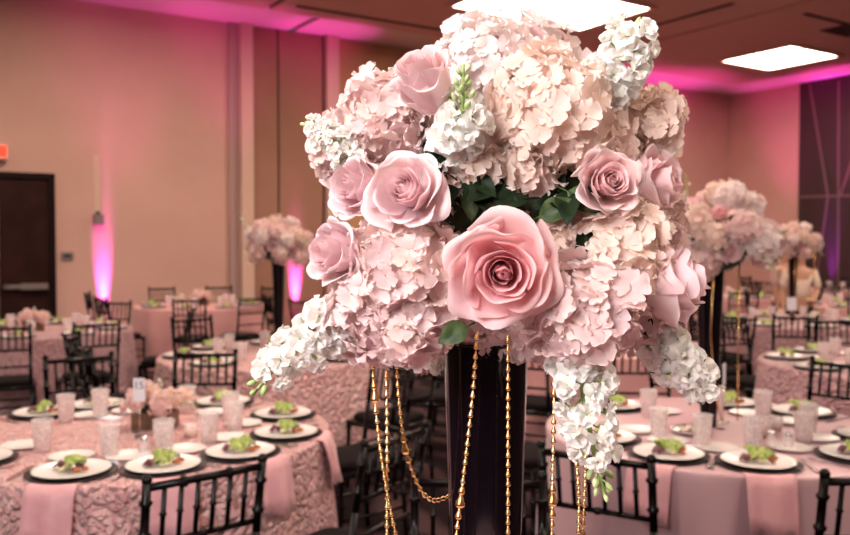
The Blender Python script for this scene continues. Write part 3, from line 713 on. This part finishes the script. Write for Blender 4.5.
def make_salad(seed):
    def f():
        rg = np.random.default_rng(seed); t = empty('salad', cat='salad')
        b = MB()
        for k in range(5):
            a = rg.uniform(-.6, .6)+k*.5; leafy(b, (-.045+.012*k, rg.uniform(-.02, .02), .003+.004*k), .068, .025, (math.cos(a), math.sin(a), .15), rg)
        leafy(b, (.0, -.03, .012), .06, .035, (.6, .6, .3), rg); b.build('lettuce', M['lettuce'], t)
        for p, L, W, d in [((-.07, .0, .004), .05, .022, (.9, -.3, .1)), ((-.06, -.03, .004), .045, .020, (.5, .8, .3)), ((.03, .01, .01), .04, .015, (.8, -.5, .4))]:
            b = MB(); leafy(b, p, L, W, d, rg, 7); b.build('radicchio_leaf', M['radicchio'], t)
        for k in range(2): b = MB(); b.ball((.045+.016*k, -.02+.025*k, .012), .012, (1.4, .8, .8), 6, 8); b.build('tomato_wedge', M['tomato'], t)
        b = MB(); b.lathe([(0, 0), (.016, 0), (.016, .004), (0, .004)], 12, (.0, -.042, .012)); b.build('cucumber_slice', M['crouton'], t); return t
    return f
PL, CG, BP, GL = Source(mk_plate), Source(mk_charger), Source(mk_bread), Source(mk_tumbler)
SA = [Source(make_salad(s)) for s in (1, 2, 3)]
def mk_fork():
    b = MB(); b.box((-.006, -.10, .001), (.006, .03, .004)); b.box((-.011, .03, .001), (.011, .05, .004))
    for k in (-.009, -.003, .003, .009): b.box((k-.0015, .05, .001), (k+.0015, .095, .004))
    return tag(b.build('fork', M['silver'], smooth=False), cat='fork')
def mk_knife():
    b = MB(); b.box((-.006, -.10, .001), (.006, .01, .006)); b.add([(-.007, .01, .001), (.007, .01, .001), (.009, .08, .001), (-.003, .115, .001), (-.007, .01, .003), (.007, .01, .003), (.009, .08, .003), (-.003, .115, .003)], [(3,2,1,0),(4,5,6,7),(0,1,5,4),(1,2,6,5),(2,3,7,6),(3,0,4,7)])
    return tag(b.build('knife', M['silver'], smooth=False), cat='knife')
FK, KN = Source(mk_fork), Source(mk_knife)
def napkin(c, r, z, th, label, w=.088, drop=.20, flare=.0):
    b = MB(); e = np.array([math.sin(th), -math.cos(th)]); s = np.array([math.cos(th), math.sin(th)]); rg = np.random.default_rng(int(th*100) % 97+3)
    G = []; X = np.linspace(-1, 1, 9); z += .0035
    prof = [(r-.13, z), (r-.06, z), (r-.005, z+.002), (r+.016, z-.008), (r+.027, z-.035), (r+.038, z-.08), (r+.050, z-.14), (r+.064, z-drop)]
    for i, (d, zz) in enumerate(prof):
        row = []
        for x in X:
            k = max(0, i-2); corr = (math.sqrt(max(0, d*d-(x*w)**2))-d)
            dd = d+corr+.0028*k*math.sin(5*x+1) if k else d
            q = e*dd+s*(x*w*(1-.03*k*.3)); row.append((q[0], q[1], zz-(.012*x if k > 3 else 0)))
        G.append(row)
    G = np.array(G); b.grid(G); B2 = G.copy(); 
    o = b.build('napkin', M['napkin']); o.location = (c[0], c[1], 0)
    m = o.modifiers.new('thick', 'SOLIDIFY'); m.thickness = .003; m.offset = 0
    return tag(o, label, 'napkin', 'pink satin napkins')
def setting(c, z, th, rad, tname, k, full=True, glass=True, rest=True, group=''):
    e = np.array([math.sin(th), -math.cos(th)]); s = np.array([math.cos(th), math.sin(th)])
    P = lambda r, t: (c[0]+e[0]*r+s[0]*t, c[1]+e[1]*r+s[1]*t)
    ck = clock(e[0], e[1]); at = "at %s o'clock of %s" % (ck, tname); rz = th
    x, y = P(rad, 0)
    CG.place((x, y, z+.001), 0, 'dark charger plate '+at, 'charger plates on '+tname)
    PL.place((x, y, z+.003), 0, 'white dinner plate '+at, 'dinner plates on '+tname)
    SA[k % 3].place((x, y, z+.014), random.uniform(-.5, .5), 'green salad on the plate '+at, 'salads on '+tname)
    if glass: 
        x, y = P(rad-.245, .045); GL.place((x, y, z+.001), random.uniform(0, 6), 'iced water glass '+at, 'water glasses on '+tname)
    if full:
        x, y = P(rad-.225, -.095); BP.place((x, y, z+.001), 0, 'small white side plate '+at, 'side plates on '+tname)
        x, y = P(rad, -.185); FK.place((x, y, z+.002), rz, 'silver fork '+at, 'forks on '+tname)
        x, y = P(rad, .185); KN.place((x, y, z+.002), rz, 'silver knife '+at, 'knives on '+tname)
R_ = math.radians
def inframe(x, y, z=.8, m=25):
    if y < .5: return False
    px = CX+F*x/y; return -m < px < 850+m
# --- front left table
TL, NTL = (-1.28, 3.70), 'the front left table'
cloth(TL, .85, TOPZ, M['cloth_rosette'], 11, .02, 1, 'blush rosette-textured satin cloth on the front left round table', flare=.05)
for k, a in enumerate((0, 27, 54, 84, 119, 160, -145, -122, -41)): setting(TL, TOPZ, R_(a), .68, NTL, k)
for a in (0, 27, 54, 84, -41):
    napkin(TL, .85, TOPZ, R_(a), "pink satin napkin hanging off the edge at %s o'clock of %s" % (clock(math.sin(R_(a)), -math.cos(R_(a))), NTL))
for (x, y) in [(-.775, 2.78), (-.12, 2.92), (-1.95, 4.80), (-1.34, 5.02), (-.28, 4.50)]:
    chair(x, y, TL[0], TL[1], NTL, .28 if y < 2.8 else 0)
# --- front right table
TR, NTR = (1.33, 3.75), 'the front right table'
cloth(TR, .78, TOPZ, M['cloth_satin'], 8, .038, 5, 'smooth mauve satin cloth on the front right round table', flare=.03)
for k, a in enumerate((-38, -7, 36, 73, 123, 157, -143, -70)): setting(TR, TOPZ, R_(a), .61, NTR, k)
for a in (-38, -7, 36):
    napkin(TR, .78, TOPZ, R_(a), "pink satin napkin hanging off the edge at %s o'clock of %s" % (clock(math.sin(R_(a)), -math.cos(R_(a))), NTR), flare=.06)
for (x, y, e) in [(.61, 2.74, .1), (1.33, 2.50, 0), (2.30, 4.62, 0), (.40, 4.62, 0), (1.55, 5.02, 0)]:
    chair(x, y, TR[0], TR[1], NTR, e)
# --- centre table that carries the big vase (below the picture's edge) and its far chair
TM, NTM = (VX, VD), 'the central table'
cloth(TM, .80, TOPZ, M['cloth_satin'], 9, .02, 8, 'mauve satin cloth on the round table under the central vase')
chair(.14, 2.17, TM[0], TM[1], NTM, 0)
# --- others:  name, pos, cloth, settings, chairs [(x, y)], offset
others = [
 ('the table under the left tall bouquet', (-1.13, 6.30), 'cloth_rosette', 8, [(-2.32, 6.05), (-2.10, 5.40), (-1.98, 7.30), (-.05, 5.30), (.05, 6.2)], 15, True),
 ('the table by the dark door', (-3.69, 8.00), 'cloth_rosette_mauve', 8, [(-2.72, 6.92), (-3.36, 6.80), (-3.50, 9.20), (-2.45, 8.1)], 10, False),
 ('the far left wall table', (-3.00, 11.2), 'cloth_pink', 8, [(-3.75, 10.3), (-3.55, 10.95+1.0), (-2.78, 9.95), (-2.10, 10.15), (-2.35, 12.3), (-4.15, 11.0), (-3.1, 12.5)], 0, False),
 ('the table far behind the central bouquet', (-.60, 10.8), 'cloth_pink', 8, [(-1.70, 10.4), (-1.30, 9.85), (-.55, 9.6), (.5, 10.3)], 0, False),
 ('the table behind the drooping stock', (1.44, 6.90), 'cloth_pink', 8, [(.72, 5.80), (1.42, 5.68), (2.55, 6.5), (.25, 7.1)], 20, False),
 ('the right edge table', (3.22, 5.80), 'cloth_rosette_mauve', 8, [(2.45, 6.62), (3.45, 6.98)], 22, True),
 ('the table under the far right bouquet', (3.90, 8.90), 'cloth_rosette_mauve', 8, [(3.36, 7.60), (4.50, 7.85), (2.85, 8.2), (3.4, 10.1), (4.2, 10.2)], 0, False),
 ('the far table at the right edge', (5.85, 11.3), 'cloth_pink', 8, [(4.75, 10.7), (5.25, 10.2), (5.9, 10.0), (5.2, 12.4), (6.0, 12.5), (6.7, 12.3)], 0, False),
 ('the far table right of centre', (4.55, 13.0), 'cloth_pink', 8, [(3.5, 12.4), (4.1, 11.8), (4.8, 11.7), (5.5, 12.2), (3.7, 13.9), (4.5, 14.2), (5.3, 13.9)], 0, False),
 ('the farthest table by the dark wall', (7.00, 15.0), 'cloth_pink', 6, [(6.0, 14.4), (6.6, 13.8), (7.4, 13.8), (6.3, 16.0), (7.0, 16.2), (7.9, 15.8)], 0, False),
 ('the farther table behind the stock', (1.9, 11.0), 'cloth_pink', 6, [(1.2, 10.1), (1.9, 9.8), (2.7, 10.1), (1.3, 12.0), (2.4, 12.0)], 0, False),
]
for name, c, m, ns_, chs, off, full in others:
    cl = 'plain' if m == 'cloth_pink' else 'rosette-textured'
    cloth(c, .85, TOPZ, M[m], 12, .02, int(c[1]*10), '%s pink satin cloth on %s' % (cl, name))
    near = c[1] < 7.5
    for k in range(ns_):
        th = R_(off+k*360/ns_); e = (math.sin(th), -math.cos(th))
        if not inframe(c[0]+e[0]*.66, c[1]+e[1]*.66): continue
        setting(c, TOPZ, th, .66, name, k, full=full)
    for (x, y) in chs: chair(x, y, c[0], c[1], name, random.uniform(-.15, .15), far=not (y < 8.3))

place_chairs()
# ================================================================== LOW CENTREPIECES and table items
def small_flowers(root, R0, n, seed, dome=.8, z0=.10, rs=(.026, .036), off=0.):
    rg = np.random.default_rng(seed)
    for k in range(n):
        th = k*2.4; q = math.sqrt((k+.5)/n); zz = dome*math.sqrt(max(0, 1-q*q*.9)); p = np.array([R0*q*math.cos(th), R0*q*math.sin(th)*.9, z0+R0*zz])
        a = Vector((p[0], p[1], (p[2]-z0)*1.1+.01)); b = MB()
        if k % 3 == 0: rose_mesh(b, p, a, rg.uniform(*rs)*1.1, .95, th, seed=k+seed, nu=5, nv=6, layers=(3, 4, 6)); b.build('rose', M['rose_pale'], root)
        else: hydrangea_mesh(b, p, rg.uniform(*rs)*1.35, n=32, fr=.32, axis=a, seed=k+seed, nu=3); b.build('hydrangea', M['hyd' if k % 3 == 1 else 'hyd_cream'], root)
def low_centerpiece(x, y, label, seed):
    t = empty('low_centerpiece', (x, y, TOPZ+.001), 0, None, 'flower arrangement')
    boxes('wooden_planter', [((-.09, -.06, 0), (.09, .06, .008)), ((-.09, -.06, .008), (.09, -.05, .075)), ((-.09, .05, .008), (.09, .06, .075)), ((-.09, -.05, .008), (-.08, .05, .075)), ((.08, -.05, .008), (.09, .05, .075))], M['wood'], t)
    f = MB(); f.ball((0, 0, .075), .078, (1.1, .8, .6), 8, 12); f.build('greenery', M['foam'], t)
    small_flowers(t, .15, 13, seed, .62, .07)
    for s_, (dx, dy, dz) in enumerate([(.20, -.02, .02), (.02, .02, .14), (-.19, 0, .03)]):
        stock(t, [Vector((dx*.3, dy, .09)), Vector((dx*.7, dy, .12+dz*.6)), Vector((dx, dy, .08+dz))], 7, .017, 40+s_, .15, 3, .8)
    return t
lc = low_centerpiece(-1.22, 3.78, '', 50); tag(lc, 'low pink flower centrepiece in a wooden box on the front left table', group='low flower centrepieces')
for (x, y, lab) in [(-3.72, 7.95, 'low pink flower centrepiece on the table by the dark door'), (-3.0, 11.2, 'low pink flower centrepiece on the far left wall table'), (3.3, 5.85, 'low pink flower centrepiece on the right edge table'),
                    (1.6, 6.95, 'low pink flower centrepiece on the table behind the drooping stock')]:
    o = copy_tree(lc); o.location = (x, y, TOPZ+.001); o.rotation_euler[2] = random.uniform(0, 3); tag(o, lab, 'flower arrangement', 'low flower centrepieces')

def text(body, size, loc, rot, m, parent):
    cu = bpy.data.curves.new('number', 'FONT'); cu.body = body; cu.size = size; cu.align_x = 'CENTER'; cu.align_y = 'CENTER'; cu.extrude = .0006
    o = bpy.data.objects.new('number', cu); COL.objects.link(o)
    dg = bpy.context.evaluated_depsgraph_get(); me = bpy.data.meshes.new_from_object(o.evaluated_get(dg)); bpy.data.objects.remove(o)
    me.materials.clear(); me.materials.append(m); o = bpy.data.objects.new('number', me); COL.objects.link(o); o.parent = parent; o.location = loc; o.rotation_euler = rot
    return o
def table_card(x, y, h, label, num=None, rz=0, base=TOPZ+.002, w=.05, hh=.10):
    t = empty('table_number_card', (x, y, base), rz, label, 'table number', 'table number cards')
    b = MB(); b.tube([(0, 0, .004), (0, 0, h)], .0022, 6); b.lathe([(0, 0), (.03, 0), (.03, .004), (0, .005)], 16); b.build('card_holder', M['silver'], t)
    cd = boxes('card', [((-w/2, -.004, h-.01), (w/2, -.001, h+hh-.01))], M['card'], t)
    if num: text(num, .045, (0, -.0045, h+hh*.58), (PI/2, 0, 0), M['ink'], cd)
table_card(-1.225, 3.585, .165, 'white numbered card standing before the low centrepiece, front left table', '15')
table_card(1.385, 3.88, .185, 'white card on a stand beside the right tall vase', None, 1.0)
table_card(3.76, 8.6, .15, 'white card on a stand under the far right bouquet', None, 0, w=.10, hh=.13)
# votives, shakers, cards
def votive():
    t = empty('candle_holder', cat='candle holder'); b = MB(); b.lathe([(0, 0), (.03, 0), (.034, .06), (.031, .06), (.028, .006), (0, .006)], 20); b.build('glass_cup', M['glass'], t)
    b = MB(); b.lathe([(0, .0065), (.024, .0065), (.024, .035), (0, .035)], 16); b.build('candle', M['candle'], t); return t
VO = Source(votive)
for (x, y, s, lab) in [(-1.10, 3.50, 1.2, 'clear glass candle cup right of the low centrepiece, front left table'), (-1.01, 3.60, .9, 'smaller glass candle cup behind its larger neighbour, front left table'),
                    (1.46, 3.62, 1.3, 'clear glass candle cup right of the right tall vase'), (1.56, 3.72, 1.0, 'smaller glass candle cup farther right of the right tall vase'),
                    (-3.30, 7.75, 1.2, 'glass candle cup on the table by the dark door')]:
    VO.place((x, y, TOPZ+.001), 0, lab, 'glass candle cups', s)
def shaker():
    t = empty('salt_shaker', cat='shaker'); b = MB(); b.lathe([(0, 0), (.019, 0), (.021, .01), (.016, .05), (0, .05)], 14); b.build('shaker_body', M['glass'], t)
    b = MB(); b.lathe([(.0165, .0502), (.0165, .060), (.010, .067), (0, .069)], 14); b.build('shaker_cap', M['silver'], t); return t
SK = Source(shaker)
for (x, y, lab) in [(1.42, 3.42, 'small salt shaker with silver cap, left one on the front right table'), (1.48, 3.40, 'small salt shaker with silver cap, right one on the front right table'),
                    (-1.12, 3.33, 'small salt shaker with silver cap on the front left table')]: SK.place((x, y, TOPZ+.001), 0, lab, 'salt and pepper shakers')
def tray():
    t = empty('serving_dish', cat='dish'); b = MB(); b.lathe([(0, 0), (.07, 0), (.085, .022), (.082, .024), (.066, .006), (0, .006)], 24); b.build('dish', M['silver'], t)
    b = MB()
    for k in range(5): b.ball((.035*math.cos(k*1.3), .035*math.sin(k*1.3), .020), .015, (1.2, 1, .7), 6, 8)
    b.build('butter_pats', M['candle'], t); return t
TY = Source(tray); TY.place((1.16, 3.66, TOPZ+.001), 0, 'round silver dish of butter left of the right tall vase', 'silver butter dishes')
def menu(x, y, rz, lab):
    o = boxes('menu_card', [((-.055, -.04, 0), (.055, .04, .003))], M['card']); o.location = (x, y, TOPZ+.0015); o.rotation_euler = (0, 0, rz); tag(o, lab, 'card', 'white cards on the tables')
menu(-1.22, 3.16, .3, 'small white card between two plates near the front left table edge'); menu(-1.50, 3.98, -.5, 'small white card at the far side of the front left table')
menu(1.30, 3.33, .2, 'small white card behind the nearest plate, front right table'); menu(1.05, 3.42, -.6, 'small white card left of the butter dish, front right table')

# ================================================================== REAR TALL BOUQUETS
def mk_bouquet():
    t = empty('flower_arrangement', cat='flower arrangement'); rg = np.random.default_rng(99)
    b = MB(); b.ball((0, 0, .13), .15, (1.05, 1.05, .8), 9, 14); b.ball((0, 0, .03), .046, nu=7, nv=10); b.build('floral_foam', M['foam'], t)
    pts = []; n = 34; ga = PI*(3-math.sqrt(5))
    for k in range(n):
        z = 1-(k+.5)/n*1.55; r = math.sqrt(max(0, 1-z*z)); pts.append(np.array([r*math.cos(k*ga), r*math.sin(k*ga), z]))
    for k, d in enumerate(pts):
        p = d*np.array([.205, .205, .165])*rg.uniform(.93, 1.08)+np.array([0, 0, .14]); b = MB()
        if k % 3 == 1: rose_mesh(b, p, Vector(tuple(d)), .047, .95, k, seed=k, nu=6, nv=7, layers=(4, 5, 8), shade=.4); b.build('rose', M['rose' if k % 2 else 'rose_pale'], t)
        else: hydrangea_mesh(b, p, rg.uniform(.058, .074), n=52, fr=.24, axis=d, seed=k, nu=3); b.build('hydrangea', M[('hyd', 'hyd_cream', 'hyd_white')[k % 3 if k % 4 else 1]], t)
    for k, (a, dz) in enumerate([(-.25, -.04), (2.9, -.06), (1.2, .30), (-1.4, -.12), (3.6, .05), (-.5, .05)]):
        d = Vector((math.cos(a), math.sin(a), 0)); c0 = Vector((0, 0, .13))
        stock(t, [c0+d*.17, c0+d*.24+Vector((0, 0, dz*.4)), c0+d*.30+Vector((0, 0, dz))], 8, .02, 60+k, .15, 3, .8)
    return t
BQ = Source(mk_bouquet)
VASE.place((1.29, 3.80, TOPZ+.001), 0, 'tall black vase on the front right table', 'tall black vases').scale = (1.25, 1.25, 1)
BQ.place((1.29, 3.80, TOPZ+.69), .4, 'large blurred pink and white bouquet on the front right table vase', 'rear tall bouquets', 1.14)
VASE.place((-1.10, 6.30, TOPZ+.001), 0, 'tall black vase at left, pink light glowing behind it', 'tall black vases')
BQ.place((-1.10, 6.30, TOPZ+.68), 2.1, 'blurred pink and white bouquet on the left tall vase', 'rear tall bouquets', .98)
VASE.place((3.90, 8.90, TOPZ+.001), 0, 'thin-looking tall black vase farthest right, before the dark wall', 'tall black vases')
BQ.place((3.90, 8.90, TOPZ+.68), 1.2, 'small-looking peach bouquet farthest right before the dark wall', 'rear tall bouquets', 1.02)
def fstrand(P, lab, n):
    t = empty('bead_strand', P[0], 0, lab, 'bead strand', 'gold bead strands on the rear bouquets')
    b = MB(); b.tube(P, .0035, 6); o = b.build('cord', M['gold'], t); o.matrix_parent_inverse = Matrix.Translation(-Vector(P[0]))
fstrand([Vector((1.26, 3.66, 1.50)), Vector((1.262, 3.70, 1.2)), Vector((1.30, 3.735, .90)), Vector((1.33, 3.74, .80))], 'gold strand running down the black vase on the front right table', 0)
fstrand([Vector((1.40, 3.74, 1.50)), Vector((1.40, 3.74, 1.1)), Vector((1.40, 3.74, .80))], 'gold strand hanging free right of the front right vase', 0)
fstrand([Vector((3.87, 8.78, 1.50)), Vector((3.87, 8.78, .80))], 'gold strand down the front of the farthest right vase', 0)
fstrand([Vector((4.08, 8.80, 1.50)), Vector((4.08, 8.80, .85))], 'gold strand hanging free right of the farthest right vase', 0)

# ================================================================== PEOPLE far behind the right-hand vase
def skinned(name, V, E, Rr, m, parent, lv=2):
    me = bpy.data.meshes.new(name); me.from_pydata([tuple(v) for v in V], E, []); o = bpy.data.objects.new(name, me); COL.objects.link(o); o.parent = parent
    me.materials.append(m); sk = o.modifiers.new('skin', 'SKIN'); sk.use_smooth_shade = True
    for i, r in enumerate(Rr):
        r = r if isinstance(r, tuple) else (r, r); me.skin_vertices[0].data[i].radius = r
    me.skin_vertices[0].data[0].use_root = True
    ss = o.modifiers.new('sub', 'SUBSURF'); ss.levels = lv; ss.render_levels = lv
    dg = bpy.context.evaluated_depsgraph_get(); me2 = bpy.data.meshes.new_from_object(o.evaluated_get(dg)); o.modifiers.clear(); o.data = me2; me2.name = name
    return o
def person(x, y, rz, s, label, top, arm):
    t = empty('person', (x, y, 0), rz, label, 'person', 'people standing at the far right'); t.scale = (s,)*3
    # pelvis, spine, neck, head ; arms ; legs   (faces local -Y)
    V = [(0,0,.93),(0,-.01,1.12),(0,-.01,1.33),(0,.0,1.45),(0,-.01,1.53),(0,-.012,1.62), (.17,0,1.38),(.22,-.02,1.12),(.17,-.20 if arm else -.05,.98 if arm else .88),(.13,-.30 if arm else -.08,1.00 if arm else .80),
         (-.17,0,1.38),(-.22,-.02,1.12),(-.20,-.06,.88),(-.20,-.09,.80), (.09,0,.86),(.10,-.01,.50),(.10,.02,.09),(.10,-.12,.035),(-.09,0,.86),(-.10,-.01,.50),(-.10,.02,.09),(-.10,-.12,.035)]
    E = [(0,1),(1,2),(2,3),(3,4),(4,5),(2,6),(6,7),(7,8),(8,9),(2,10),(10,11),(11,12),(12,13),(0,14),(14,15),(15,16),(16,17),(0,18),(18,19),(19,20),(20,21)]
    Rr = [(.13,.10),(.115,.085),(.13,.09),(.05,.05),(.07,.08),(.06,.08),.05,.038,.028,.025,.05,.038,.028,.025,.08,.055,.035,.03,.08,.055,.035,.03]
    skinned('body', V, E, Rr, M['skin'], t)
    Vs = [(0,0,.98),(0,-.01,1.15),(0,-.01,1.33),(0,0,1.42),(.17,0,1.37),(.225,-.02,1.14),(-.17,0,1.37),(-.225,-.02,1.14)]
    skinned('blouse', Vs, [(0,1),(1,2),(2,3),(2,4),(4,5),(2,6),(6,7)], [(.155,.12),(.135,.105),(.15,.11),(.07,.07),.066,.055,.066,.055], top, t)
    Vt = [(0,0,.96),(.09,0,.86),(.10,-.01,.50),(.10,.02,.10),(-.09,0,.86),(-.10,-.01,.50),(-.10,.02,.10)]
    skinned('trousers', Vt, [(0,1),(1,2),(2,3),(0,4),(4,5),(5,6)], [(.15,.115),.10,.075,.06,.10,.075,.06], M['black_cloth'], t)
    b = MB(); b.ball((0, .025, 1.61), .092, (1, 1.08, 1.15), 12, 16); b.ball((0, .07, 1.50), .06, (1.1, .7, 1.4), 8, 12); b.build('hair', M['hair'], t)
    b = MB(); b.ball((0, -.095, 1.575), .012, (1, 1.3, 1.6), 6, 8); b.build('nose', M['skin'], t)
    b = MB(); b.ball((-.03, -.083, 1.60), .009, nu=6, nv=8); b.ball((.03, -.083, 1.60), .009, nu=6, nv=8); b.build('eyes', M['hair'], t)
    for sd in (0, 1):
        h = V[9] if sd == 0 else V[13]; b = MB()
        dv = np.array([0, -1, .1]) if (sd == 0 and arm) else np.array([0, -.2, -1]); h = np.array(h)
        b.tube([h-dv*.02, h+dv*.03, h+dv*.07], [.024, .036, .030], 8)
        for f_ in range(4): b.tube([h+dv*.06+np.array([-.025+.016*f_, 0, 0]), h+dv*(.10+.01*(f_ in (1, 2)))+np.array([-.027+.017*f_, -.004, 0]), h+dv*(.125+.012*(f_ in (1, 2)))+np.array([-.027+.017*f_, -.012, 0])], [.009, .008, .006], 6)
        b.tube([h+dv*.02+np.array([.03, 0, 0]), h+dv*.05+np.array([.05, 0, 0]), h+dv*.075+np.array([.052, -.01, 0])], [.010, .009, .007], 6)
        b.build('hand', M['skin'], t)
person(4.56, 10.2, -.5, .90, 'person in a cream blouse and black trousers right of the far vase', M['cream_cloth'], True)
person(4.66, 10.95, .6, .90, 'person with dark hair in a dusty pink shirt left of the far vase', M['rose_cloth'], False)

# ================================================================== LIGHT
def area(name, loc, tgt, size, e, col):
    l = bpy.data.lights.new(name, 'AREA'); l.shape = 'DISK'; l.size = size; l.energy = e; l.color = col
    o = bpy.data.objects.new(name, l); COL.objects.link(o); o.location = loc; o.rotation_euler = (Vector(tgt)-Vector(loc)).to_track_quat('-Z', 'Y').to_euler()
area('flash_umbrella', (-.95, -.35, 2.45), (.1, 1.0, 1.6), 1.2, 40, (1.0, .95, .94))
w = bpy.data.worlds.new('world'); SC.world = w; w.use_nodes = True; w.node_tree.nodes['Background'].inputs[0].default_value = (.9, .7, .65, 1); w.node_tree.nodes['Background'].inputs[1].default_value = .05
SC.view_settings.view_transform = 'Standard'; SC.view_settings.look = 'None'; SC.view_settings.exposure = 1.0; SC.view_settings.gamma = 1; SC.view_settings.use_curve_mapping = False
SC.cycles.max_bounces = 6; SC.cycles.diffuse_bounces = 4; SC.cycles.glossy_bounces = 3; SC.cycles.transparent_max_bounces = 12; SC.cycles.transmission_bounces = 3
SC.cycles.use_denoising = True; SC.cycles.sample_clamp_indirect = 5; SC.cycles.caustics_reflective = False; SC.cycles.caustics_refractive = False
